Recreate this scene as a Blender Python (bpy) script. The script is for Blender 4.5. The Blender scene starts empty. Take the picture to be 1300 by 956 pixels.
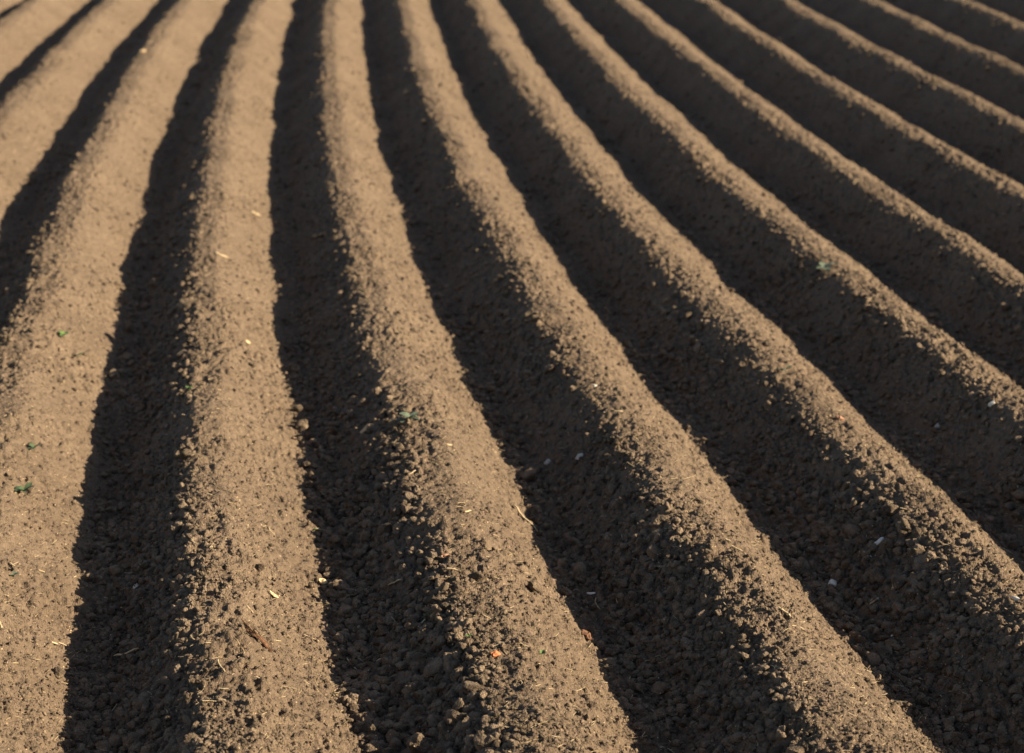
import bpy, math, random
import numpy as np
from mathutils import Vector, Matrix, Euler

rng = np.random.default_rng(11)
random.seed(11)
sc = bpy.context.scene
C = sc.collection
SP = 0.75                      # ridge spacing in metres

# ------------------------------------------------------------------ camera
F_PX, W_PX = 2400.0, 1300.0
CAM_Z, PITCH = 2.33, 17.8
cam = bpy.data.cameras.new('camera')
camo = bpy.data.objects.new('camera', cam)
C.objects.link(camo)
camo.location = (0, 0, CAM_Z)
camo.rotation_euler = (math.radians(90 - PITCH), 0, 0)
cam.lens = F_PX / W_PX * 36.0
cam.sensor_width = 36.0
cam.clip_end = 5000
cam.dof.use_dof = True
cam.dof.focus_distance = 5.25
cam.dof.aperture_fstop = 3.1
cam.dof.aperture_blades = 7
sc.camera = camo

th = math.radians(PITCH)

# ------------------------------------------------------------------ numpy noise
def h01(ix, iy, seed):
    n = (ix.astype(np.int64) * 374761393 + iy.astype(np.int64) * 668265263 + seed * 144269504) & 0xFFFFFFFF
    n = ((n ^ (n >> 13)) * 1274126177) & 0xFFFFFFFF
    n = (n ^ (n >> 16)) & 0xFFFFFFFF
    n = (n * 2246822519) & 0xFFFFFFFF
    n = (n ^ (n >> 15)) & 0xFFFFFFFF
    return n.astype(np.float64) / 4294967295.0

def perlin(x, y, seed):
    ix, iy = np.floor(x), np.floor(y)
    fx, fy = x - ix, y - iy
    ux, uy = fx * fx * fx * (fx * (fx * 6 - 15) + 10), fy * fy * fy * (fy * (fy * 6 - 15) + 10)
    def g(dx, dy):
        a = h01(ix + dx, iy + dy, seed) * 2 * np.pi
        return np.cos(a) * (fx - dx) + np.sin(a) * (fy - dy)
    a, b, c, d = g(0, 0), g(1, 0), g(0, 1), g(1, 1)
    return ((a + (b - a) * ux) * (1 - uy) + (c + (d - c) * ux) * uy) * 1.5

def domes(x, y, cell, seed, prob=0.8, rmin=0.28, rmax=0.62):
    """crumbs half sunk in the soil: height in metres of overlapping domes"""
    X, Y = x / cell, y / cell
    ix, iy = np.floor(X), np.floor(Y)
    out = np.zeros_like(X)
    for dx in (-1, 0, 1):
        for dy in (-1, 0, 1):
            cx, cy = ix + dx, iy + dy
            px = cx + h01(cx, cy, seed)
            py = cy + h01(cx, cy, seed + 7)
            r = rmin + (rmax - rmin) * h01(cx, cy, seed + 13) ** 2
            on = h01(cx, cy, seed + 19) < prob
            e = 0.75 + 0.5 * h01(cx, cy, seed + 23)
            d2 = ((X - px) * e) ** 2 + ((Y - py) / e) ** 2
            hh = np.sqrt(np.maximum(0, r * r - d2)) * on
            out = np.maximum(out, hh)
    return out * cell

# ------------------------------------------------------------------ the field's plan: shadow edge of ridge k at (X, Y)
YS = np.array([2.0, 3.5, 4.94, 6.70, 9.75, 12.06, 14.86, 19.23, 24.5, 34.0, 60.0, 120.])
XS = np.array([-1.46, -1.74, -1.991, -2.292, -2.757, -3.03, -3.345, -3.72, -4.10, -4.6, -5.3, -6.1])
EDGE = 0.43
def x0(Y):
    return np.interp(Y, YF, XF)
# smooth the polyline
YF = np.linspace(2, 120, 2400)
_t = np.interp(YF, YS, XS)
_lin = np.log(YF)
_L = np.linspace(_lin[0], _lin[-1], 600)
_v = np.interp(_L, _lin, _t)
_k = np.exp(-0.5 * (np.arange(-45, 46) / 18.0) ** 2); _k /= _k.sum()
_vp = np.concatenate([_v[0] + (_v[1] - _v[0]) * np.arange(-45, 0), _v, _v[-1] + (_v[-1] - _v[-2]) * np.arange(1, 46)])
_v = np.convolve(_vp, _k, 'valid')
XF = np.interp(_lin, _L, _v)

BEND = [0.0]
def warp(k, Y):
    """fans the right-hand ridges apart a little in the distance"""
    a = np.clip((Y - 6.0) / 12.0, 0, 1.3) * 0.022
    q = np.maximum(k - 6.0, 0)
    q2 = np.minimum(q, 5)
    return a * (q2 * q2 + 10 * (q - q2))
def crest_x(k, Y):
    return x0(Y) + SP * (k + warp(k, Y)) - EDGE * SP
def wob(k, Y):
    n = np.round(k)
    return 0.030 * perlin(Y * 0.9, k * 0.8 + 3.1, 5) + 0.017 * perlin(Y * 2.6, k * 1.3, 6)

VAL_L = 0.52                      # the valley lies nearer the next ridge's sunny foot
def _ss(a, b, x):
    t = np.clip((x - a) / (b - a), 0, 1); return t * t * (3 - 2 * t)
# cross-section of a ridge: rounded broad crest, even left flank, steeper sunny right flank
_ul = np.linspace(0, VAL_L, 400); _ur = np.linspace(0, 1 - VAL_L, 400)
_sl = 0.80 * _ss(.03, .15, _ul) * (1 - _ss(.36, .52, _ul)); _sr = _ss(0, .14, _ur) * (1 - _ss(.37, .48, _ur))
_zl = -np.concatenate([[0], np.cumsum((_sl[1:] + _sl[:-1]) / 2 * np.diff(_ul))]) * SP
_zr = -np.concatenate([[0], np.cumsum((_sr[1:] + _sr[:-1]) / 2 * np.diff(_ur))]) * SP
_zr *= _zl[-1] / _zr[-1]
PU = np.concatenate([-_ul[::-1], _ur[1:]]); PZ = np.concatenate([_zl[::-1], _zr[1:]]) - _zl[-1] / 2
def base_height(k, X, Y):
    """k = ridge coordinate (whole numbers are crests)"""
    u = k + wob(k, Y)
    u = u - np.floor(u + VAL_L)          # -VAL_L .. 1-VAL_L, valleys at both ends
    amp = 0.080 + 0.009 * perlin(Y * 0.7, k * 0.9 + 0.5, 8)
    amp = amp * (1 - 0.17 * _ss(2.0, 2.4, k) * (1 - _ss(2.95, 3.3, k)) * (1 - _ss(6.3, 8.5, Y)))   # a slumped flank, full of clods
    # the rows towards the right have flatter, broader tops
    w = 0.105 * np.clip((k - 3.2) / 1.5, 0, 1) * np.clip((Y - 5.5) / 5, 0, 1) + 0.02 * (1 + perlin(Y * 0.8, k * 0.9 + 9.3, 14))
    ul_ = -np.maximum(-u - w, 0) * VAL_L / (VAL_L - w)
    ur_ = (u + w) * (1 - VAL_L) / (1 - VAL_L + w)
    z = np.interp(np.where(u < -w, ul_, ur_), PU, PZ) * (amp / 0.080)
    z = z + 0.014 * perlin(X * 2.3, Y * 1.7, 21) + 0.009 * perlin(X * 7, Y * 6, 22)
    # a small slumped step across one far furrow
    z = z - 0.06 * np.exp(-((Y - 15.8 + (k - 5.6) * .5) / 0.10) ** 2) * np.clip((k - 5.36) / .06, 0, 1) * np.clip((5.84 - k) / .06, 0, 1)
    return z, u

def height(k, X, Y, fine=True):
    z, u = base_height(k, X, Y)
    # roughness: cloddy on the left flank and in the furrow, smoother on the right flank
    left = np.clip((-u - 0.03) / 0.12, 0, 1)
    fur = np.clip((u - 0.38) / 0.06, 0, 1)
    rough = 0.86 + 0.36 * np.maximum(left, fur) - 0.22 * np.clip((Y - 6.5) / 4, 0, 1) * (1 - np.maximum(left, fur))
    rough = rough * (0.88 + 0.75 * perlin(X * 3.1, Y * 2.2, 31))
    if fine:
        wx = X + 0.006 * perlin(X * 60, Y * 60, 51)
        wy = Y + 0.006 * perlin(X * 60, Y * 60, 52)
        z = z + 0.0035 * perlin(X * 26, Y * 22, 41) * (0.5 + rough)
        z = z + 0.60 * domes(wx, wy, 0.055, 61, 0.45) * np.clip(rough - 0.3, 0, 1)
        z = z + 0.62 * domes(wx, wy, 0.026, 71, 0.75) * np.clip(rough, 0.12, 1)
        z = z - 0.80 * domes(wx, wy, 0.034, 101, 0.5) * np.clip(rough, 0.3, 1)
        z = z + 1.1 * domes(wx, wy, 0.0135, 81, 0.85) * np.clip(rough + 0.25, 0.3, 1)
        z = z + 0.0022 * perlin(X * 120, Y * 110, 91)
    return z

def k_at(X, Y):
    """invert crest_x for k"""
    k = (X - x0(Y) + EDGE * SP) / SP
    kk = k.copy() if hasattr(k, 'copy') else k
    for _ in range(12):
        kk = k - warp(kk, Y)
    return kk

def hxy(X, Y, fine=True):
    X = np.atleast_1d(np.asarray(X, float)); Y = np.atleast_1d(np.asarray(Y, float))
    return height(k_at(X, Y), X, Y, fine)

# ------------------------------------------------------------------ materials
def nodes_of(name):
    m = bpy.data.materials.new(name); m.use_nodes = True
    nt = m.node_tree; nt.nodes.clear()
    out = nt.nodes.new('ShaderNodeOutputMaterial')
    b = nt.nodes.new('ShaderNodeBsdfPrincipled')
    nt.links.new(b.outputs[0], out.inputs[0])
    b.inputs['Roughness'].default_value = 0.95
    b.inputs['Specular IOR Level'].default_value = 0.15
    return m, nt, b

def soil_material(name, dry, damp, bump=1.0, clod=False):
    m, nt, b = nodes_of(name)
    N, L = nt.nodes, nt.links
    geo = N.new('ShaderNodeNewGeometry')
    def noise(scale, detail=3, rough=0.6):
        n = N.new('ShaderNodeTexNoise'); n.inputs['Scale'].default_value = scale
        n.inputs['Detail'].default_value = detail; n.inputs['Roughness'].default_value = rough
        L.new(geo.outputs['Position'], n.inputs['Vector']); return n
    def ramp(src, a, b_, c0=(0, 0, 0, 1), c1=(1, 1, 1, 1)):
        r = N.new('ShaderNodeValToRGB'); r.color_ramp.elements[0].position = a; r.color_ramp.elements[1].position = b_
        r.color_ramp.elements[0].color = c0; r.color_ramp.elements[1].color = c1
        L.new(src, r.inputs[0]); return r
    def mix(f, a, b_, t='MIX'):
        x = N.new('ShaderNodeMix'); x.data_type = 'RGBA'; x.blend_type = t
        if isinstance(f, float): x.inputs[0].default_value = f
        else: L.new(f, x.inputs[0])
        for s, v in ((6, a), (7, b_)):
            if isinstance(v, tuple): x.inputs[s].default_value = v
            else: L.new(v, x.inputs[s])
        return x.outputs[2]
    n1 = noise(2.2, 4); n2 = noise(38, 4, .65); n3 = noise(260, 3, .7)
    base = mix(ramp(n1.outputs[0], .35, .68).outputs[0], dry, damp)
    tone = ramp(noise(24, 1).outputs[0] if clod else n2.outputs[0], .36, .62, (0.42, 0.42, 0.42, 1) if clod else (0.72, 0.71, 0.70, 1), (1, 1, 1, 1))
    base = mix(1.0, base, tone.outputs[0], 'MULTIPLY')
    tone2 = ramp(n3.outputs[0], .34, .62, (0.52, 0.51, 0.50, 1), (1, 1, 1, 1))
    base = mix(0.8, base, tone2.outputs[0], 'MULTIPLY')
    # pale mineral / straw specks and small reddish bits
    v = N.new('ShaderNodeTexVoronoi'); v.inputs['Scale'].default_value = 130
    L.new(geo.outputs['Position'], v.inputs['Vector'])
    sp = N.new('ShaderNodeSeparateColor'); L.new(v.outputs['Color'], sp.inputs[0])
    rare = ramp(sp.outputs[0], .93, .96)
    near = ramp(v.outputs['Distance'], .22, .34, (1, 1, 1, 1), (0, 0, 0, 1))
    mul = N.new('ShaderNodeMath'); mul.operation = 'MULTIPLY'
    L.new(rare.outputs[0], mul.inputs[0]); L.new(near.outputs[0], mul.inputs[1])
    speck = mix(sp.outputs[1], (0.50, 0.38, 0.24, 1), (0.34, 0.20, 0.11, 1))
    base = mix(mul.outputs[0], base, speck)
    L.new(base, b.inputs['Base Color'])
    # crumb relief finer than the mesh
    vb = N.new('ShaderNodeTexVoronoi'); vb.inputs['Scale'].default_value = 170; vb.feature = 'SMOOTH_F1'
    vb.inputs['Smoothness'].default_value = .25
    L.new(geo.outputs['Position'], vb.inputs['Vector'])
    nb = noise(420, 4, .7)
    inv = N.new('ShaderNodeMath'); inv.operation = 'MULTIPLY_ADD'; inv.inputs[1].default_value = -1.0
    L.new(vb.outputs['Distance'], inv.inputs[0]); L.new(nb.outputs[0], inv.inputs[2])
    bp = N.new('ShaderNodeBump'); bp.inputs['Strength'].default_value = 0.9 * bump; bp.inputs['Distance'].default_value = 0.0045
    L.new(inv.outputs[0], bp.inputs['Height']); L.new(bp.outputs[0], b.inputs['Normal'])
    return m

SOIL = soil_material('soil', (0.230, 0.165, 0.112, 1), (0.182, 0.129, 0.087, 1))
CLOD = soil_material('clod_soil', (0.305, 0.221, 0.149, 1), (0.230, 0.165, 0.111, 1), 1.2, True)

def simple(name, c1, c2, scale=60, rough=0.8, spec=0.2, stretch=None, bump=0.3):
    m, nt, b = nodes_of(name)
    N, L = nt.nodes, nt.links
    tc = N.new('ShaderNodeTexCoord'); mp = N.new('ShaderNodeMapping')
    if stretch: mp.inputs['Scale'].default_value = stretch
    L.new(tc.outputs['Object'], mp.inputs[0])
    n = N.new('ShaderNodeTexNoise'); n.inputs['Scale'].default_value = scale; n.inputs['Detail'].default_value = 4
    L.new(mp.outputs[0], n.inputs['Vector'])
    r = N.new('ShaderNodeValToRGB'); r.color_ramp.elements[0].position = .35; r.color_ramp.elements[1].position = .65
    r.color_ramp.elements[0].color = (*c1, 1); r.color_ramp.elements[1].color = (*c2, 1)
    L.new(n.outputs[0], r.inputs[0]); L.new(r.outputs[0], b.inputs['Base Color'])
    bp = N.new('ShaderNodeBump'); bp.inputs['Strength'].default_value = bump; bp.inputs['Distance'].default_value = 0.002
    L.new(n.outputs[0], bp.inputs['Height']); L.new(bp.outputs[0], b.inputs['Normal'])
    b.inputs['Roughness'].default_value = rough; b.inputs['Specular IOR Level'].default_value = spec
    return m
STRAW = simple('dry_straw', (0.32, 0.23, 0.12), (0.52, 0.40, 0.25), 90)
STRAWD = simple('weathered_straw', (0.20, 0.13, 0.07), (0.36, 0.25, 0.14), 90)
CHIP = simple('pale_chip', (0.50, 0.34, 0.18), (0.66, 0.48, 0.28), 80)
BARK = simple('bark', (0.035, 0.017, 0.010), (0.15, 0.075, 0.038), 120, stretch=(.25, 1, 1), bump=.8)
PALE = simple('pale_shell', (0.55, 0.47, 0.38), (0.78, 0.70, 0.60), 70, .5, .4)
STONE = simple('pale_stone', (0.40, 0.36, 0.30), (0.55, 0.50, 0.43), 50, .7, .3)
BRICK = simple('orange_brick', (0.42, 0.14, 0.06), (0.56, 0.21, 0.09), 80)
RUST = simple('red_brown_leaf', (0.08, 0.038, 0.022), (0.20, 0.10, 0.055), 60)
DULLBRICK = simple('dull_brick', (0.34, 0.17, 0.10), (0.46, 0.25, 0.15), 80)
LEAF = simple('seedling_leaf', (0.07, 0.12, 0.03), (0.13, 0.20, 0.055), 80, .5, .4)
LEAFD = simple('dark_seedling_leaf', (0.04, 0.065, 0.03), (0.08, 0.115, 0.05), 80, .5, .4)
TEAL = simple('blue_green_leaf', (0.055, 0.075, 0.045), (0.12, 0.145, 0.095), 80, .5, .4)

# ------------------------------------------------------------------ mesh helpers
def np_mesh(name, V, Fq, mat, smooth=True):
    """V (n,3); Fq list of face arrays (m,3) or (m,4)"""
    me = bpy.data.meshes.new(name)
    arrs = [a for a in (Fq if isinstance(Fq, list) else [Fq]) if len(a)]
    nl = sum(a.size for a in arrs); nf = sum(len(a) for a in arrs)
    me.vertices.add(len(V)); me.vertices.foreach_set('co', np.ascontiguousarray(V, np.float32).ravel())
    me.loops.add(nl); me.loops.foreach_set('vertex_index', np.concatenate([a.ravel() for a in arrs]).astype(np.int32))
    me.polygons.add(nf)
    tot = np.concatenate([np.full(len(a), a.shape[1]) for a in arrs])
    st = np.concatenate([[0], np.cumsum(tot)[:-1]])
    me.polygons.foreach_set('loop_start', st.astype(np.int32))
    me.polygons.foreach_set('use_smooth', np.full(nf, smooth))
    me.update(calc_edges=True)
    me.materials.append(mat)
    return me

def link(name, me, parent=None, loc=None, **kw):
    o = bpy.data.objects.new(name, me); C.objects.link(o)
    if parent: o.parent = parent
    if loc is not None: o.location = loc
    for k_, v in kw.items(): o[k_] = v
    return o

def grid_faces(nr, nc, base=0):
    i = np.arange(nr - 1)[:, None] * nc + np.arange(nc - 1)[None, :]
    i = i.ravel() + base
    return np.stack([i, i + 1, i + nc + 1, i + nc], 1)

# ------------------------------------------------------------------ the field
def rows(y0, y1, a, b):
    out = [y0]
    while out[-1] < y1:
        y = out[-1]
        out.append(y + a * (y / 4.5) ** b)
    return np.array(out)
FINE_Y0, FINE_Y1 = 3.45, 27.0
YR = rows(FINE_Y0, FINE_Y1, 0.0042, 1.25)
YC_NEAR = np.concatenate([np.arange(1.2, FINE_Y0, 0.03), [FINE_Y0]])
YC_FAR = np.concatenate([[FINE_Y1], np.arange(FINE_Y1 + .1, 46, 0.1)])
KMIN, KMAX = -9, 24
NC = 160
FL, FR = -0.44, 0.42

def in_view(X, Y, m=1.12):
    d = Y * math.cos(th) + CAM_Z * math.sin(th)
    return np.abs(X) < d * 650 / F_PX * m + 0.12

g_V, g_F, g_n = [], [], 0
ridge_desc = {
 1: 'broad sunlit earth ridge running up from the bottom left corner',
 2: 'nearly upright sunlit earth ridge with a bark scrap, left of centre at the bottom',
 3: 'sunlit earth ridge curving from bottom centre, with an orange fragment on its shaded flank',
 4: 'sunlit earth ridge sweeping down to the bottom edge right of centre',
 5: 'diagonal earth ridge leaving the frame at the lower right corner',
}
cnt = 0
def patch(k, Y, ncol, u0, u1, fine):
    u = np.linspace(u0, u1, ncol)
    KK, YY = np.meshgrid(k + u, Y)
    XX = crest_x(KK, YY)
    Z = height(KK, XX, YY, fine)
    return np.stack([XX, YY, Z], -1)

def add_ridge_strip(k, u0, u1, nc_f, nc_c):
    """surface strip of one period part, fine where the camera can see it"""
    Vs, Fs, n = [], [], 0
    def put(P):
        nonlocal n
        nr, nc = P.shape[:2]
        Vs.append(P.reshape(-1, 3)); Fs.append(grid_faces(nr, nc, n)); n += nr * nc
    xc = crest_x(np.full_like(YR, k + (u0 + u1) / 2.0), YR)
    vis = in_view(xc, YR, 1.08) | in_view(xc - SP * .55, YR, 1.08) | in_view(xc + SP * .55, YR, 1.08)
    runs = []
    i = 0
    while i < len(YR):
        j = i
        while j + 1 < len(YR) and vis[j + 1] == vis[i]: j += 1
        runs.append((i, j, bool(vis[i]))); i = j + 1
    put(patch(k, YC_NEAR, nc_c, u0, u1, True))
    for (i, j, v) in runs:
        Y = YR[i:min(j + 2, len(YR))]
        if len(Y) < 2: continue
        if v: put(patch(k, Y, nc_f, u0, u1, True))
        else:
            st = Y[::8] if (len(Y) - 1) % 8 == 0 else np.append(Y[::8], Y[-1])
            if len(st) < 2: st = Y
            put(patch(k, st, nc_c, u0, u1, True))
    put(patch(k, YC_FAR, nc_c, u0, u1, False))
    return np.concatenate(Vs), np.concatenate(Fs), vis.any()

ORD = ['first', 'second', 'third', 'fourth', 'fifth', 'sixth', 'seventh', 'eighth', 'ninth', 'tenth', 'eleventh', 'twelfth', 'thirteenth', 'fourteenth', 'fifteenth', 'sixteenth', 'seventeenth', 'eighteenth', 'nineteenth', 'twentieth']
for k in range(KMIN, KMAX + 1):
    V, Fq, seen = add_ridge_strip(k, FL, FR, int(NC * (FR - FL)) + 1, 41)
    me = np_mesh('earth_ridge', V, Fq, SOIL)
    if k in ridge_desc: lab = ridge_desc[k]
    elif k < 1: lab = 'sunlit earth ridge at upper left, %s to the left of the bottom left corner ridge' % ORD[-k]
    else: lab = 'earth ridge crossing the right side, %s beyond the lower right corner ridge' % ORD[min(k - 6, 19)]
    link('earth_ridge', me, kind='structure', label=lab, group='parallel earth ridges across the field')
    V, Fq, _ = add_ridge_strip(k, FR, 1 + FL, int(NC * (1 + FL - FR)) + 1, 9)
    g_V.append(V); g_F.append(Fq + g_n); g_n += len(V)
# surrounding land under and around the ridged part, out to the horizon
rad = np.concatenate([np.linspace(0, 60, 30), np.geomspace(70, 3000, 24)])
ang = np.linspace(0, 2 * np.pi, 65)
RR, AA = np.meshgrid(rad, ang)
P = np.stack([RR * np.cos(AA), 12 + RR * np.sin(AA), -0.16 + 0.0 * RR], -1)
P[..., 2] += np.clip((RR - 40) / 60, 0, 1) * 0.3 * perlin(P[..., 0] * .02, P[..., 1] * .02, 3)
g_F.append(grid_faces(*P.shape[:2], g_n)[:, ::-1] + 0); g_V.append(P.reshape(-1, 3)); g_n += P.shape[0] * P.shape[1]
me = np_mesh('ground', np.concatenate(g_V), np.concatenate(g_F), SOIL)
link('ground', me, kind='structure', label='brown ploughed soil of the field, dark furrow floors between the ridges')

# ------------------------------------------------------------------ clod templates
def ico(sub):
    t = (1 + 5 ** .5) / 2
    v = [(-1, t, 0), (1, t, 0), (-1, -t, 0), (1, -t, 0), (0, -1, t), (0, 1, t), (0, -1, -t), (0, 1, -t), (t, 0, -1), (t, 0, 1), (-t, 0, -1), (-t, 0, 1)]
    f = [(0, 11, 5), (0, 5, 1), (0, 1, 7), (0, 7, 10), (0, 10, 11), (1, 5, 9), (5, 11, 4), (11, 10, 2), (10, 7, 6), (7, 1, 8), (3, 9, 4), (3, 4, 2), (3, 2, 6), (3, 6, 8), (3, 8, 9), (4, 9, 5), (2, 4, 11), (6, 2, 10), (8, 6, 7), (9, 8, 1)]
    v = [np.array(p) / np.linalg.norm(p) for p in v]
    for _ in range(sub):
        cache, nf = {}, []
        def mid(a, b):
            key = (min(a, b), max(a, b))
            if key not in cache:
                m = v[a] + v[b]; v.append(m / np.linalg.norm(m)); cache[key] = len(v) - 1
            return cache[key]
        for a, b, c in f:
            ab, bc, ca = mid(a, b), mid(b, c), mid(c, a)
            nf += [(a, ab, ca), (b, bc, ab), (c, ca, bc), (ab, bc, ca)]
        f = nf
    return np.array(v), np.array(f)
from mathutils import noise as mnoise
def clod_shape(sub, seed):
    V, Fc = ico(sub)
    r = np.random.default_rng(seed)
    off = r.uniform(-50, 50, 3)
    out = []
    pts = r.normal(size=(12, 3)); pts /= np.linalg.norm(pts, axis=1)[:, None]
    lvl = r.uniform(.56, .92, 12)
    for p in V:
        q = Vector(p * 1.3 + off)
        d = 1 + .42 * mnoise.noise(q) + (.22 * mnoise.noise(q * 2.3) + .20 * mnoise.noise(q * 5.1) + .11 * mnoise.noise(q * 11) if sub > 0 else .25 * r.uniform(-1, 1))
        # broken faces: cut by planes
        for n_, l_ in zip(pts, lvl):
            c = float(p @ n_) * d
            if c > l_: d *= 1 - .88 * (c - l_) / c
        out.append(p * d)
    out = np.array(out) * np.array([1, r.uniform(.7, .95), r.uniform(.6, .85)])
    return out, Fc
T0 = [clod_shape(0, s) for s in range(12)]
T1 = [clod_shape(1, 100 + s) for s in range(10)]
T2 = [clod_shape(2, 200 + s) for s in range(10)]
T3 = [clod_shape(3, 300 + s) for s in range(12)]

def rots(n, tilt=1.0):
    a = rng.uniform(0, 2 * np.pi, n); b = rng.normal(0, .5 * tilt, n); c = rng.normal(0, .5 * tilt, n)
    ca, sa, cb, sb, cc, s_ = np.cos(a), np.sin(a), np.cos(b), np.sin(b), np.cos(c), np.sin(c)
    Z = np.zeros(n); O = np.ones(n)
    Rz = np.stack([ca, -sa, Z, sa, ca, Z, Z, Z, O], 1).reshape(n, 3, 3)
    Rx = np.stack([O, Z, Z, Z, cb, -sb, Z, sb, cb], 1).reshape(n, 3, 3)
    Ry = np.stack([cc, Z, s_, Z, O, Z, -s_, Z, cc], 1).reshape(n, 3, 3)
    return Rz @ Rx @ Ry

def scatter(n, ylo, yhi, power=2.0):
    """random ground points, denser near the camera"""
    t = rng.uniform(0, 1, n)
    if power == 2.0: Y = 1 / (1 / ylo + t * (1 / yhi - 1 / ylo))
    else:
        e = 1 - power
        Y = (ylo ** e + t * (yhi ** e - ylo ** e)) ** (1 / e)
    d = Y * math.cos(th) + CAM_Z * math.sin(th)
    X = rng.uniform(-1, 1, n) * (d * 650 / F_PX * 1.18 + .15)
    return X, Y

def density_keep(X, Y, kind):
    k = k_at(X, Y); u = k + wob(k, Y); u = u - np.round(u)
    u = u - np.floor(u + VAL_L)
    far = np.clip((Y - 6) / 5, 0, 1)
    left = np.clip((-u - .04 - .07 * far) / .10, 0, 1); fur = np.clip((u - .38) / .05, 0, 1)
    patchy = np.clip(.70 + 1.2 * perlin(X * 3.3, Y * 2.1, 131), .2, 1.3)
    w = {'big': .26 - .18 * far + .95 * left + 1.0 * fur, 'mid': .75 + .3 * left + .3 * fur, 'small': .8 + .2 * np.maximum(left, fur)}[kind]
    return rng.uniform(0, 1, len(X)) < np.minimum(1, w * patchy)

def emit(X, Y, R, T, sink=.45, lift=None):
    n = len(X); Z = hxy(X, Y)
    if lift is not None: Z = Z + R * lift
    M = rots(n); idx = rng.integers(0, len(T), n)
    Vs, Fs, base = [], [], 0
    for t, (TV, TF) in enumerate(T):
        s = np.where(idx == t)[0]
        if not len(s): continue
        P = np.einsum('nij,vj->nvi', M[s] * R[s][:, None, None], TV)
        P += np.stack([X[s], Y[s], Z[s] + R[s] * (.55 - sink)], 1)[:, None, :]
        nv = len(TV)
        Vs.append(P.reshape(-1, 3))
        Fs.append((TF[None] + (np.arange(len(s)) * nv)[:, None, None] + base).reshape(-1, 3)); base += len(s) * nv
    return np.concatenate(Vs), np.concatenate(Fs)

def px_scale(Y):
    return 1.0 / (Y * math.cos(th) + CAM_Z * math.sin(th))

# candidate clods: radius 9-26 mm
X, Y = scatter(125000, 3.6, 26, 2.4)
keep = density_keep(X, Y, 'big'); X, Y = X[keep], Y[keep]
_k = k_at(X, Y); _u = _k + wob(_k, Y); _u = _u - np.floor(_u + VAL_L)
ZONE = np.maximum(np.clip((-_u - .08) / .08, 0, 1), np.clip((_u - .40) / .04, 0, 1))
R = 0.0046 + 0.0015 * ZONE + (0.0080 + 0.0100 * ZONE) * rng.uniform(0, 1, len(X)) ** (3.2 - 1.0 * ZONE)
R = np.where(rng.uniform(0, 1, len(R)) < .02 * ZONE, R * rng.uniform(1.3, 1.9, len(R)), R) * (.75 + .25 * np.clip(perlin(X * 1.1, Y * .8, 77) * 2 + .5, 0, 1))
app = R * px_scale(Y) * in_view(X, Y, .98) * (Y > 4.35)
order = np.argsort(-app)
NIND = 270
ind, rest = order[:NIND], order[NIND:]
def pile(a, b):
    return np.concatenate([a[0], b[0]]), np.concatenate([a[1], b[1] + len(a[0])])
fineR = rest[(R[rest] * px_scale(Y[rest]) > .0021)]; coarR = rest[(R[rest] * px_scale(Y[rest]) <= .0021)]
V1, F1 = pile(emit(X[fineR], Y[fineR], R[fineR], T2, lift=.28 * ZONE[fineR]), emit(X[coarR], Y[coarR], R[coarR], T1, lift=.28 * ZONE[coarR]))
# middling crumbs
Xm, Ym = scatter(60000, 3.6, 14, 2.6)
keep = density_keep(Xm, Ym, 'mid'); Xm, Ym = Xm[keep], Ym[keep]
Rm = 0.0030 + 0.0060 * rng.uniform(0, 1, len(Xm)) ** 2.2
V2, F2 = emit(Xm, Ym, Rm, T1)
# fine crumbs near the sharp zone
Xs_, Ys_ = scatter(95000, 3.7, 9, 3.0)
keep = density_keep(Xs_, Ys_, 'small'); Xs_, Ys_ = Xs_[keep], Ys_[keep]
Rs = 0.0016 + 0.0020 * rng.uniform(0, 1, len(Xs_)) ** 2
V3, F3 = emit(Xs_, Ys_, Rs, T0)
# scattered lumps over the whole far field, on crests as well
X4, Y4 = scatter(9000, 7, 30, 1.6)
R4 = 0.007 + 0.011 * rng.uniform(0, 1, len(X4)) ** 2.2
V4, F4 = emit(X4, Y4, R4, T1, sink=.35)
me = np_mesh('soil_crumbs', np.concatenate([V1, V2, V3, V4]), np.concatenate([F1, F2 + len(V1), F3 + len(V1) + len(V2), F4 + len(V1) + len(V2) + len(V3)]), CLOD, False)
link('soil_crumbs', me, kind='stuff', label='loose brown crumbs and small clods strewn over ridges and furrows')

def place_word(x, y):
    k = float(k_at(np.array([x]), np.array([y]))[0]); kr = round(k); u = k - kr
    names = {0: 'the far left ridge', 1: 'the bottom left corner ridge', 2: 'the ridge with the bark scrap', 3: 'the bottom centre ridge',
             4: 'the ridge right of bottom centre', 5: 'the lower right corner ridge'}
    nm = names.get(kr, 'an upper left ridge' if kr < 0 else 'an upper right ridge')
    if u < -.40 or u > .40:
        kk = math.floor(k)
        fn = {0: 'the leftmost dark furrow', 1: 'the dark furrow right of the corner ridge', 2: 'the furrow right of the bark scrap ridge', 3: 'the furrow right of the bottom centre ridge', 4: 'the furrow in the lower right corner'}
        return 'in ' + fn.get(kk, 'a furrow on the upper right side' if kk > 4 else 'a furrow far up the left side')
    if u < -.07: return 'on the shaded left flank of ' + nm
    return ('on the sunny side of ' if u > .08 else 'on top of ') + nm
CLM = [np_mesh('soil_clod', v, f, CLOD) for v, f in T3]
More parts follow.
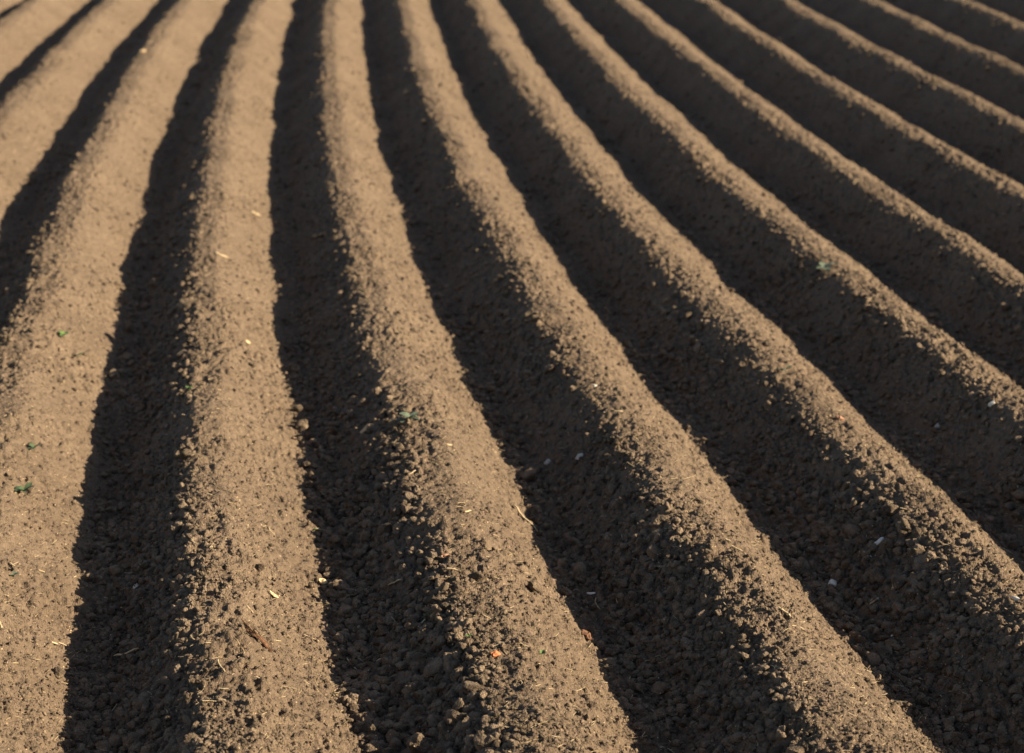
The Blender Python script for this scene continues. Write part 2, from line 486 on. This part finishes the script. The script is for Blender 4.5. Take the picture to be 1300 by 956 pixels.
def add_clod(x, y, r, label=None, group=None, sink=.25, mesh=None, z=None):
    z = float(hxy(x, y)[0]) if z is None else z
    o = link('soil_clod', CLM[rng.integers(0, len(CLM))] if mesh is None else mesh, loc=(x, y, z + r * (.55 - sink)))
    o.rotation_euler = (rng.normal(0, .5), rng.normal(0, .5), rng.uniform(0, 6.28)); o.scale = (r, r, r)
    if label is None:
        size = 'large' if r > .017 else ('middling' if r > .012 else 'small')
        pl = place_word(x, y)
        label = '%s rough brown clod %s' % (size, pl)
        group = '%s clods %s' % (size, pl)
    o['label'] = label; o['category'] = 'clod'; o['group'] = group or 'soil clods'
    return o
for i in ind: add_clod(float(X[i]), float(Y[i]), float(R[i]))

# ------------------------------------------------------------------ find the ground point seen at a photo pixel
def ground_at(px, py):
    d = np.array([(px - 650) / F_PX, 1.0, -(py - 478) / F_PX])
    dy = d[1] * math.cos(th) + d[2] * math.sin(th); dz = -d[1] * math.sin(th) + d[2] * math.cos(th)
    Yt = np.linspace(3.2, 32, 9000)
    t = Yt / dy
    Xt = d[0] * t; Zt = CAM_Z + dz * t
    k = k_at(Xt, Yt); H = height(k, Xt, Yt, True)
    hit = np.argmax(Zt <= H)
    return float(Xt[hit]), float(Yt[hit]), float(H[hit]), float(t[hit])
def m_per_px(t): return t / F_PX

# the clods one notices in the photo (x, y, width in pixels)
BIG = [(440, 781, 26, 'dark rounded clod at the right foot of the bark scrap ridge'),
 (395, 606, 16, 'round clod at the right edge of the bark scrap ridge, just below another'),
 (396, 521, 16, 'round clod in the furrow right of the bark scrap ridge, high up'),
 (378, 503, 12, 'small round clod at the top of a file of clods beside the bark scrap ridge'),
 (424, 688, 17, 'brown clod beside the right edge of the bark scrap ridge, halfway down'),
 (505, 837, 20, 'lit brown clod beside a long straw in the furrow at bottom centre left'),
 (447, 660, 16, 'low brown clod on the shaded flank left of the bottom centre ridge'),
 (672, 611, 24, 'large flat clod where the bottom centre ridge meets its dark right furrow'),
 (681, 748, 22, 'dark upright clod casting a shadow on the bottom centre ridge'),
 (722, 687, 21, 'large clod in the furrow right of the bottom centre ridge'),
 (719, 754, 20, 'rounded brown clod at the right edge of the bottom centre ridge'),
 (735, 734, 30, 'broad clod in the dark furrow right of the bottom centre ridge'),
 (731, 692, 16, 'small pale brown clod behind a large one in the centre furrow'),
 (775, 627, 18, 'flattened clod in the centre furrow, upper of two'),
 (932, 617, 18, 'brown clod in the dark furrow left of the lower right corner ridge'),
 (949, 634, 16, 'squarish clod in the dark furrow left of the lower right corner ridge'),
 (978, 634, 12, 'pale clod in the dark furrow left of the lower right corner ridge'),
 (1003, 706, 20, 'clod lodged at the right foot of the ridge right of bottom centre, upper one'),
 (1010, 722, 18, 'pointed clod touching the sunlit edge of the ridge right of bottom centre'),
 (1030, 747, 24, 'broad dark clod beside the hollow pale stalk piece'),
 (1043, 763, 18, 'rounded clod below and left of the hollow pale stalk piece'),
 (1088, 764, 12, 'small pale round clod right of the hollow pale stalk piece'),
 (330, 722, 16, 'crusty clod standing on the sunny top of the bark scrap ridge'),
 (604, 735, 22, 'sunlit clod on the left shoulder of the bottom centre ridge'),
 (592, 795, 18, 'sunlit clod low on the left shoulder of the bottom centre ridge'),
 (566, 668, 20, 'sunlit crumbly clod at the upper left shoulder of the bottom centre ridge'),
 (300, 848, 26, 'crumbly clod below the bark scrap near the bottom edge'),
 (75, 855, 16, 'lit clod at the right edge of the bottom left corner ridge, by the bottom edge'),
 (113, 740, 14, 'lit clod with a dark crack beside it on the bottom left corner ridge'),
 (970, 836, 20, 'crumbly sunlit clod low on the ridge right of bottom centre'),
 ]
for (px, py, w, lab) in BIG:
    x, y, z, t = ground_at(px, py)
    add_clod(x, y, w * m_per_px(t) * .55, lab, 'larger clods one can pick out', sink=.38, z=z)

# ------------------------------------------------------------------ straw
def tube_mesh(name, pts, rad, mat, ns=6, flat=1.0, hollow=False):
    pts = [Vector(p) for p in pts]; n = len(pts); V = []; Fs = []
    for i, p in enumerate(pts):
        d = (pts[min(i + 1, n - 1)] - pts[max(i - 1, 0)]).normalized()
        up = Vector((0, 0, 1)); s = d.cross(up)
        s = s.normalized() if s.length > 1e-4 else Vector((1, 0, 0)); u_ = s.cross(d).normalized()
        r = rad[i] if hasattr(rad, '__len__') else rad
        for j in range(ns):
            a = 2 * math.pi * j / ns
            V.append(p + s * math.cos(a) * r + u_ * math.sin(a) * r * flat)
    for i in range(n - 1):
        for j in range(ns):
            Fs.append((i * ns + j, i * ns + (j + 1) % ns, (i + 1) * ns + (j + 1) % ns, (i + 1) * ns + j))
    Fs.append(tuple(reversed(range(ns)))); Fs.append(tuple(range((n - 1) * ns, n * ns)))
    me = bpy.data.meshes.new(name); me.from_pydata([tuple(v) for v in V], [], Fs); me.materials.append(mat)
    for p in me.polygons: p.use_smooth = len(p.vertices) == 4
    return me

def straw_points(L, bend, rnd):
    n = 7; pts = []
    for i in range(n):
        s = (i / (n - 1) - .5)
        pts.append((s * L, bend * L * (.25 - s * s) * 1.5 + rnd.uniform(-.012, .012) * L, .02 * L * math.sin(i * 1.7)))
    return pts
rs = random.Random(5)
STM = []
for i in range(10):
    pts = straw_points(1.0, rs.uniform(-.25, .25), rs)
    STM.append((pts, rs.uniform(.5, 1)))
def orient(o, x, y, z, dirv, lift):
    """lay object (long axis X) on the ground along dirv (2-D)"""
    d = Vector((dirv[0], dirv[1], 0)); d.normalize()
    e = .02
    h1 = float(hxy(x + d.x * e, y + d.y * e, False)[0]); h0 = float(hxy(x - d.x * e, y - d.y * e, False)[0])
    s_ = Vector((-d.y, d.x, 0))
    g1 = float(hxy(x + s_.x * e, y + s_.y * e, False)[0]); g0 = float(hxy(x - s_.x * e, y - s_.y * e, False)[0])
    ax = Vector((d.x * 2 * e, d.y * 2 * e, h1 - h0)).normalized(); ay = Vector((s_.x * 2 * e, s_.y * 2 * e, g1 - g0)).normalized()
    az = ax.cross(ay).normalized(); ay = az.cross(ax)
    o.matrix_world = Matrix(((ax.x, ay.x, az.x, x), (ax.y, ay.y, az.y, y), (ax.z, ay.z, az.z, z + lift), (0, 0, 0, 1)))
def straw_mesh(L, r, mat, i=None):
    pts, w = STM[rs.randrange(len(STM)) if i is None else i]
    return tube_mesh('straw_stalk', [(p[0] * L, p[1] * L, p[2] * L) for p in pts], [r * .75, r, r, r, r * .95, r * .85, r * .5], mat, 6, .6)

def straw_px(x1, y1, x2, y2, wpx, mat, label, name='straw_stalk', cat='straw', group='straws one can pick out'):
    """straw whose ends lie on the ground at two photo pixels"""
    a = ground_at(x1, y1); b = ground_at(x2, y2)
    dx, dy = b[0] - a[0], b[1] - a[1]; L = math.hypot(dx, dy)
    mx, my = (a[0] + b[0]) / 2, (a[1] + b[1]) / 2
    L = min(L, .16)
    z = max(float(hxy(mx, my)[0]), float(hxy(mx + dx * .3, my + dy * .3)[0]) - .004, (a[2] + b[2]) / 2)
    me = straw_mesh(L, max(.0012, wpx * m_per_px(a[3]) * .5), mat)
    o = link(name, me); orient(o, mx, my, z, (dx, dy), .002)
    o['label'] = label; o['category'] = cat; o['group'] = group
    return o
S = [(476, 844, 502, 833, 3, STRAW, 'long pale straw lying across the furrow right of the bark scrap ridge, near the bottom'),
 (491, 749, 511, 739, 3, STRAW, 'pale straw on dark clods in the furrow at bottom centre left, pointing up right'),
 (440, 838, 455, 852, 2, STRAW, 'thin pale straw leaning at the right foot of the bark scrap ridge'),
 (528, 796, 542, 787, 3, STRAW, 'thick straw with a green tip in the furrow left of the bottom centre ridge'),
 (575, 843, 586, 837, 2, STRAW, 'short straw near the bottom edge, left of the bottom centre ridge'),
 (143, 841, 180, 829, 3, STRAW, 'long straw in the furrow right of the bottom left corner ridge'),
 (153, 776, 163, 771, 3, STRAW, 'short bright straw in the furrow right of the bottom left corner ridge'),
 (141, 808, 142, 816, 3, PALE, 'tiny upright white stalk in the leftmost near furrow'),
 (61, 815, 75, 822, 3, STRAW, 'yellowish straw on the bottom left corner ridge near its edge'),
 (48, 724, 58, 728, 2, STRAW, 'thin straw just under the lettered mark on the corner ridge'),
 (0, 790, 3, 800, 3, STRAW, 'straw cut by the left picture edge near the bottom'),
 (12, 716, 20, 720, 2, STRAW, 'short straw lying on top of the bottom left corner ridge'),
 (1100, 769, 1113, 760, 3, STRAW, 'bright straw, upper of two side by side in the lower right furrow'),
 (1102, 771, 1117, 763, 3, STRAW, 'dull straw, lower of two side by side in the lower right furrow'),
 (1130, 811, 1141, 804, 3, PALE, 'white straw near the bottom of the lower right furrow'),
 (1124, 800, 1125, 807, 2, PALE, 'tiny white upright stalk left of the white straw'),
 (1152, 857, 1172, 865, 3, STRAWD, 'curved brown stalk at the bottom edge in the lower right furrow'),
 (986, 771, 1004, 786, 4, STRAW, 'thick yellow straw lying along the ridge right of bottom centre'),
 (806, 823, 829, 814, 3, STRAW, 'kinked pale straw in the furrow right of the bottom centre ridge, near the bottom'),
 (757, 763, 762, 778, 2, STRAWD, 'thin dull stalk in the furrow beside the bottom centre ridge'),
 (745, 760, 756, 756, 4, PALE, 'white papery straw in the furrow beside the bottom centre ridge'),
 (702, 702, 709, 698, 2, STRAWD, 'short grey stalk among large clods in the centre furrow'),
 (635, 562, 640, 566, 3, STRAW, 'short straw at the right edge of the bottom centre ridge'),
 (566, 564, 574, 567, 3, STRAW, 'bright short straw on the left shoulder of the bottom centre ridge'),
 (590, 652, 598, 649, 3, STRAW, 'short yellow straw on top of the bottom centre ridge'),
 (623, 569, 631, 577, 3, STRAW, 'pale bent straw in the dark furrow beside the bottom centre ridge'),
 (518, 605, 528, 600, 3, STRAW, 'straw on the shaded flank left of the bottom centre ridge'),
 (400, 672, 408, 680, 2, STRAW, 'thin straw on the right edge of the bark scrap ridge'),
 (312, 770, 322, 781, 2, STRAW, 'curved thin straw on the bark scrap ridge above the bark'),
 (276, 838, 286, 853, 2, STRAW, 'bowed straw at the left foot of the bark scrap ridge'),
 (297, 812, 310, 832, 2, STRAWD, 'dark twiglet across the crumbly clod below the bark scrap'),
 (340, 670, 350, 682, 2, STRAW, 'straw on top of the bark scrap ridge below the lettered mark'),
 (395, 305, 416, 298, 4, STRAWD, 'blurred brown straw far up the furrow right of the bark scrap ridge'),
 (318, 268, 332, 276, 4, STRAW, 'blurred pale straw high on the bark scrap ridge'),
 (272, 322, 290, 328, 4, STRAW, 'blurred yellow straw at the left edge of the bark scrap ridge'),
 (506, 120, 527, 117, 5, STRAWD, 'blurred brown stalk hanging over the dark furrow near the top'),
 (776, 520, 790, 524, 3, STRAW, 'thin straw across the ridge right of bottom centre, high up'),
 (663, 540, 671, 530, 3, STRAWD, 'dull straw in the centre furrow'),
 (1060, 645, 1070, 640, 3, STRAW, 'straw on the shaded flank of the lower right corner ridge'),
]
for s in S: straw_px(*s)
straw_px(650, 640, 684, 676, 3.5, STRAW, 'long tan twig along the right edge of the bottom centre ridge', 'dry_twig', 'twig', 'twigs')
# the many small straw bits nobody would count
Xl, Yl = scatter(5200, 3.8, 15, 2.4)
Zl = hxy(Xl, Yl)
LV, LF, nb = [], [], 0
for x, y, z in zip(Xl, Yl, Zl):
    L = rs.uniform(.006, .03) if rs.random() < .93 else rs.uniform(.03, .055); r = rs.uniform(.0008, .0017)
    a = rs.uniform(0, math.pi); tl = rs.gauss(0, .25)
    d = np.array([math.cos(a) * math.cos(tl), math.sin(a) * math.cos(tl), math.sin(tl)])
    s_ = np.array([-math.sin(a), math.cos(a), 0.]); u_ = np.cross(d, s_); bn = rs.uniform(-.15, .15) * L
    c = np.array([x, y, z + .002 + .25 * L * abs(math.sin(tl))])
    for i, q in enumerate((-.5, 0., .5)):
        o_ = c + d * q * L + s_ * (bn if i == 1 else 0)
        for aa in (0, 2.1, 4.2): LV.append(o_ + s_ * math.cos(aa) * r + u_ * math.sin(aa) * r * .6)
    for i in range(2):
        for j in range(3): LF.append((nb + i * 3 + j, nb + i * 3 + (j + 1) % 3, nb + i * 3 + 3 + (j + 1) % 3, nb + i * 3 + 3 + j))
    nb += 9
me = np_mesh('straw_litter', np.array(LV), np.array(LF), STRAW, False)
link('straw_litter', me, kind='stuff', label='short pale straw and root bits scattered over the soil')

# ------------------------------------------------------------------ chips, stones and other finds
def chip_mesh(name, mat, seed, thick=.18, n=9, crinkle=.12):
    r = random.Random(seed); top = []
    for i in range(n):
        a = 2 * math.pi * i / n; q = r.uniform(.72, 1.08)
        top.append((math.cos(a) * q, math.sin(a) * q * .62))
    V = [(0, 0, thick * .6 + crinkle)]; V += [(x * .55, y * .55, thick * .5 + r.uniform(-1, 1) * crinkle) for x, y in top]
    V += [(x, y, r.uniform(-.5, 1) * crinkle) for x, y in top]; V += [(x * .97, y * .97, -thick + r.uniform(-.5, .5) * crinkle) for x, y in top]; V += [(0, 0, -thick)]
    Fc = [(0, 1 + i, 1 + (i + 1) % n) for i in range(n)]
    for a in range(2):
        for i in range(n): Fc.append((1 + a * n + i, 1 + (a + 1) * n + i, 1 + (a + 1) * n + (i + 1) % n, 1 + a * n + (i + 1) % n))
    Fc += [(len(V) - 1, 1 + 2 * n + (i + 1) % n, 1 + 2 * n + i) for i in range(n)]
    me = bpy.data.meshes.new(name); me.from_pydata(V, [], Fc); me.materials.append(mat)
    return me
def chip_px(px, py, w, ang, mat, name, cat, label, thick=.18, crinkle=.12, seed=1, asp=1.0, tilt=.25):
    x, y, z, t = ground_at(px, py); r = w * m_per_px(t) * .5
    o = link(name, chip_mesh(name, mat, seed, thick, crinkle=crinkle)); 
    orient(o, x, y, z, (math.cos(ang), math.sin(ang)), r * .22)
    o.matrix_world = o.matrix_world @ Matrix.Rotation(tilt, 4, 'X') @ Matrix.Diagonal((r, r * asp, r, 1))
    o['label'] = label; o['category'] = cat
    return o
CH = [(348, 757, 18, -.3, CHIP, 'wood_chip', 'wood chip', 'narrow yellow chip on top of the bark scrap ridge', .1, .08, 3, .55),
 (411, 742, 18, .6, CHIP, 'wood_chip', 'wood chip', 'pale tan square chip at the right edge of the bark scrap ridge', .2, .15, 4, 1.2),
 (465, 546, 20, .5, CHIP, 'wood_chip', 'wood chip', 'tan chip in the dark furrow left of the blue green sprig', .25, .15, 5, .7),
 (1135, 746, 18, .1, CHIP, 'wood_chip', 'wood chip', 'tan diamond shaped chip in the lower right furrow', .25, .1, 6, .9),
 (1287, 763, 20, -.7, PALE, 'wood_chip', 'wood chip', 'pale elongated piece at the right picture edge near the bottom', .3, .1, 7, .6),
 (1258, 514, 12, -.3, PALE, 'wood_chip', 'wood chip', 'whitish chip on the ridge at the right picture edge', .3, .1, 8, 1),
 (553, 783, 22, .4, STRAWD, 'wood_chip', 'wood chip', 'light brown fibrous lump in the furrow left of the bottom centre ridge', .3, .3, 9, .7),
 (524, 785, 20, .0, STRAWD, 'wood_chip', 'wood chip', 'flat brown flake in the furrow left of the bottom centre ridge', .15, .1, 10, .6),
 (453, 798, 18, .05, CHIP, 'wood_chip', 'wood chip', 'flat orange tan flake near the right foot of the bark scrap ridge', .2, .1, 11, .4),
 (1195, 727, 10, .0, CHIP, 'wood_chip', 'wood chip', 'small orange tan chip near the lower right corner ridge', .3, .1, 12, 1),
 (181, 67, 10, .0, CHIP, 'wood_chip', 'wood chip', 'blurred yellow chip high on the left side', .3, .1, 13, 1),
 (315, 435, 9, .3, CHIP, 'wood_chip', 'wood chip', 'blurred pale chip on the bark scrap ridge halfway up', .3, .1, 14, 1),
 (735, 582, 12, .2, STONE, 'pale_stone', 'stone', 'small pale grey stone in the centre furrow', .6, .2, 15, 1.3),
 (755, 491, 8, .2, STONE, 'pale_stone', 'stone', 'small white stone on the ridge right of bottom centre', .6, .2, 16, 1.3),
 (695, 588, 10, .2, STONE, 'pale_stone', 'stone', 'greyish round stone in the furrow beside the bottom centre ridge', .7, .2, 17, 1.3),
 (1190, 543, 11, .2, STONE, 'pale_stone', 'stone', 'white stone in the dark furrow below the right ridge', .6, .2, 18, 1.2),
 (1167, 567, 7, .2, STONE, 'pale_stone', 'stone', 'tiny white stone below another in the right furrow', .6, .2, 19, 1.2),
 (1106, 778, 0, 0, STONE, 'x', 'x', 'x', .6, .2, 19, 1.2),
 (480, 794, 11, .2, STONE, 'pale_stone', 'stone', 'pale olive pebble in the furrow right of the bark scrap ridge', .8, .2, 20, 1.4),
 (172, 747, 10, .3, PALE, 'pale_stone', 'stone', 'ochre white pebble in the leftmost near furrow', .5, .3, 21, 1.1),
 (1158, 790, 0, 0, STONE, 'x', 'x', 'x', .6, .2, 19, 1.2),
 (833, 865, 9, .3, PALE, 'pale_stone', 'stone', 'bright white bit at the bottom edge in the centre furrow', .6, .3, 22, 1.2),
 (629, 832, 13, .1, BRICK, 'brick_fragment', 'brick fragment', 'bright orange brick fragment left of the bottom centre ridge crest', .5, .25, 23, 1.4),
 (564, 708, 14, .1, DULLBRICK, 'brick_fragment', 'brick fragment', 'dull orange brick fragment on the shaded flank of the bottom centre ridge', .4, .2, 24, .9),
 (1066, 533, 14, -.5, DULLBRICK, 'brick_fragment', 'brick fragment', 'reddish brick fragment on the lower right corner ridge', .3, .2, 25, .8),
 (746, 813, 20, -.8, RUST, 'dry_leaf', 'leaf', 'crinkled red brown dry leaf at the right edge of the bottom centre ridge', .05, .35, 26, 1.2),
 (1133, 745, 0, 0, STONE, 'x', 'x', 'x', .6, .2, 19, 1.2)]
for c in CH:
    if c[2]:
        o = chip_px(c[0], c[1], c[2], c[3], c[4], c[5], c[6], c[7], c[8], c[9], c[10], c[11])
        if c[5] in ('wood_chip', 'pale_stone', 'brick_fragment'): o['group'] = c[5].replace('_', ' ') + 's on the soil'

# hollow pale stalk piece and a solid pale one
def hollow(px, py, rpx, Lpx, dirv, label, name):
    x, y, z, t = ground_at(px, py); r = rpx * m_per_px(t); L = Lpx * m_per_px(t); ns = 14
    V, Fc = [], []
    rings = [(-.5, .72), (-.5, 1), (-.25, 1.04), (0.1, .97), (.35, .9), (.5, .86), (.5, .6), (-.1, .66), (-.49, .70)]
    for q, rr in rings:
        for j in range(ns):
            a = 2 * math.pi * j / ns; w = 1 + .05 * math.sin(3 * a + q * 4)
            V.append((q * L, math.cos(a) * r * rr * w, math.sin(a) * r * rr * w))
    n = len(rings)
    for i in range(n - 1):
        for j in range(ns): Fc.append((i * ns + j, i * ns + (j + 1) % ns, (i + 1) * ns + (j + 1) % ns, (i + 1) * ns + j))
    Fc.append(tuple(range(7 * ns, 8 * ns)))
    me = bpy.data.meshes.new(name); me.from_pydata(V, [], Fc); me.materials.append(PALE)
    for p in me.polygons: p.use_smooth = True
    o = link(name, me); orient(o, x, y, z, dirv, r * .75); o['label'] = label; o['category'] = 'stalk piece'
    return o
hollow(1057, 745, 5.5, 15, (.35, .9), 'short pale hollow stalk piece with a dark open end in the lower right furrow', 'hollow_stalk')
o = straw_px(1108, 697, 1123, 689, 8, PALE, 'thick short cream stalk piece in the lower right furrow', 'stalk_piece', 'stalk piece', 'stalk pieces')
straw_px(1091, 706, 1093, 700, 4, STRAW, 'small hooked straw left of the thick cream stalk piece')
straw_px(1099, 711, 1106, 709, 3, PALE, 'small curled pale straw below the thick cream stalk piece')

# bark scrap: arched shell of fibres
x, y, z, t = ground_at(326, 812)
mp = m_per_px(t)
root = bpy.data.objects.new('bark_scrap', None); C.objects.link(root)
root.empty_display_size = .02
V, Fc = [], []
na, nc_ = 26, 11
r = random.Random(3)
for i in range(na):
    s = i / (na - 1) - .5
    wid = .013 * (1 - abs(2 * s) ** 2.5 * .75) * (1 + .12 * math.sin(i * 1.3))
    for j in range(nc_):
        a = (j / (nc_ - 1) - .5) * 2.5
        fib = .0012 * r.uniform(-1, 1) + .0009 * math.sin(j * 4.1)
        V.append((s * .115 + .003 * r.uniform(-1, 1) * (i in (0, na - 1)), math.sin(a) * wid * .95 + .018 * s * s * 4 - .006, math.cos(a) * wid * .75 + fib - .004 + .003 * math.sin(s * 9)))
Fc = grid_faces(na, nc_).tolist()
off = len(V)
V += [(a, b, c - .0022) for a, b, c in V[:off]]
Fc += [tuple(reversed([q + off for q in f])) for f in Fc[:]]
me = bpy.data.meshes.new('bark_shell'); me.from_pydata(V, [], Fc); me.materials.append(BARK)
link('bark_shell', me, root)
for i in range(16):
    s0 = r.uniform(-.062, .01); L = r.uniform(.02, .06); yy = r.uniform(-.014, .012)
    pts = [(s0 + L * q, yy + .006 * math.sin(q * 3 + i) , .006 + .004 * math.sin(q * 2.5 + i * .7)) for q in (0, .25, .5, .75, 1)]
    link('fibre', tube_mesh('fibre', pts, [.0006, .0009, .0009, .0008, .0003], BARK if i % 3 else STRAWD, 5), root)
orient(root, x, y, z, (.88, -.62), .004)
root['label'] = 'curved dark brown fibrous bark scrap on a sunlit ridge near the bottom edge'; root['category'] = 'bark'

# ------------------------------------------------------------------ seedlings
def leaf_mesh(L, W, mat, curl):
    V, Fc = [], []
    n = 6
    for i in range(n):
        q = i / (n - 1); w = W * math.sin(math.pi * min(.97, q * .92 + .05)) ** .8
        zz = L * (.25 * q - curl * q * q)
        for s in (-1, 0, 1): V.append((q * L, s * w * .5, zz + (abs(s) * .12 * w)))
    Fc = grid_faces(n, 3).tolist(); off = len(V)
    V += [(a, b, c - .0004) for a, b, c in V[:off]]; Fc += [tuple(reversed([q + off for q in f])) for f in Fc[:]]
    me = bpy.data.meshes.new('leaf'); me.from_pydata(V, [], Fc); me.materials.append(mat)
    for p in me.polygons: p.use_smooth = True
    return me
def seedling(px, py, wpx, mat, nl, label, name='seedling', asp=.45):
    x, y, z, t = ground_at(px, py); w = wpx * m_per_px(t)
    root = bpy.data.objects.new(name, None); C.objects.link(root); root.location = (x, y, z); root.empty_display_size = .01
    root['label'] = label; root['category'] = 'seedling'; root['group'] = 'weed seedlings on the soil'
    hgt = w * .35
    link('stem', tube_mesh('stem', [(0, 0, -.003), (.0005, 0, hgt * .5), (0, .001, hgt)], [.0009, .0008, .0006], mat, 5), root)
    a0 = random.uniform(0, 6)
    for i in range(nl):
        o = link('leaf', leaf_mesh(w * random.uniform(.42, .62), w * asp * random.uniform(.7, 1), mat, random.uniform(.05, .45)), root)
        o.location = (0, 0, hgt * (.75 + .25 * random.random())); o.rotation_euler = (random.uniform(-.2, .2), random.uniform(-.5, .1), a0 + i * 2 * math.pi / nl + random.uniform(-.3, .3))
for s in [(82, 430, 17, LEAF, 4, 'bright green seedling high on the corner ridge at the left'),
 (100, 456, 13, LEAF, 3, 'yellow green tiny seedling below the bright green one on the left'),
 (43, 575, 19, LEAFD, 5, 'dark green seedling on the corner ridge, at mid height by the left edge'),
 (32, 630, 24, LEAFD, 6, 'largest dark green seedling above the lettered mark on the corner ridge'),
 (22, 627, 12, LEAFD, 4, 'small dark seedling touching the largest one on its left'),
 (18, 735, 13, TEAL, 3, 'tiny blue green seedling below the lettered mark by the left edge'),
 (240, 497, 13, LEAF, 3, 'green seedling in the dark furrow left of the bark scrap ridge'),
 (216, 518, 11, LEAFD, 3, 'small dim seedling in the dark furrow left of the bark scrap ridge'),
 (521, 539, 26, TEAL, 6, 'blue green sprig on the left shoulder of the bottom centre ridge'),
 (510, 541, 16, TEAL, 4, 'small blue green tuft touching the sprig on its left'),
 (1047, 348, 26, TEAL, 4, 'blue green grass sprig on the upper right ridge'),
 (992, 475, 14, TEAL, 4, 'teal seedling on the lower right corner ridge, high up'),
 (1002, 470, 10, LEAFD, 3, 'dark tiny seedling next to the teal one'),
 (595, 811, 10, LEAF, 3, 'bright green tiny seedling on the shaded flank near the orange brick fragment'),
 (688, 833, 11, LEAF, 4, 'pale green tiny seedling on the bottom centre ridge near the bottom edge'),
 (542, 785, 12, LEAF, 3, 'small green seedling at the tip of a thick straw'),
 (403, 676, 8, LEAF, 2, 'pinpoint green seedling at the right edge of the bark scrap ridge'),
 (236, 717, 9, LEAF, 2, 'pinpoint green seedling deep in the leftmost near furrow')]:
    seedling(*s)

# ------------------------------------------------------------------ daylight
SUN_EL, SUN_BACK = 26.0, 10.0     # degrees above horizon; degrees behind the camera's right-hand side
el, bk = math.radians(SUN_EL), math.radians(SUN_BACK)
sd = Vector((math.cos(el) * math.cos(bk), -math.cos(el) * math.sin(bk), math.sin(el)))
sun = bpy.data.lights.new('sun', 'SUN'); sun.energy = 5.0; sun.angle = math.radians(.5); sun.color = (1.0, .86, .63)
so = bpy.data.objects.new('sun', sun); C.objects.link(so); so.rotation_euler = sd.to_track_quat('Z', 'Y').to_euler(); so.location = sd * 30
w = bpy.data.worlds.new('World'); sc.world = w; w.use_nodes = True
nt = w.node_tree; bg = nt.nodes['Background']
sky = nt.nodes.new('ShaderNodeTexSky'); sky.sky_type = 'NISHITA'; sky.sun_disc = False
sky.sun_elevation = el; sky.sun_rotation = math.atan2(sd.x, sd.y)
sky.air_density = 1.0; sky.dust_density = 1.0; sky.ozone_density = 0.8
nt.links.new(sky.outputs[0], bg.inputs[0]); bg.inputs[1].default_value = 0.05

sc.view_settings.view_transform = 'Standard'; sc.view_settings.look = 'None'
sc.view_settings.exposure = 1.36; sc.view_settings.gamma = 1.0; sc.view_settings.use_curve_mapping = False
sc.render.engine = 'CYCLES'
sc.cycles.use_denoising = True
sc.cycles.max_bounces = 5; sc.cycles.diffuse_bounces = 3
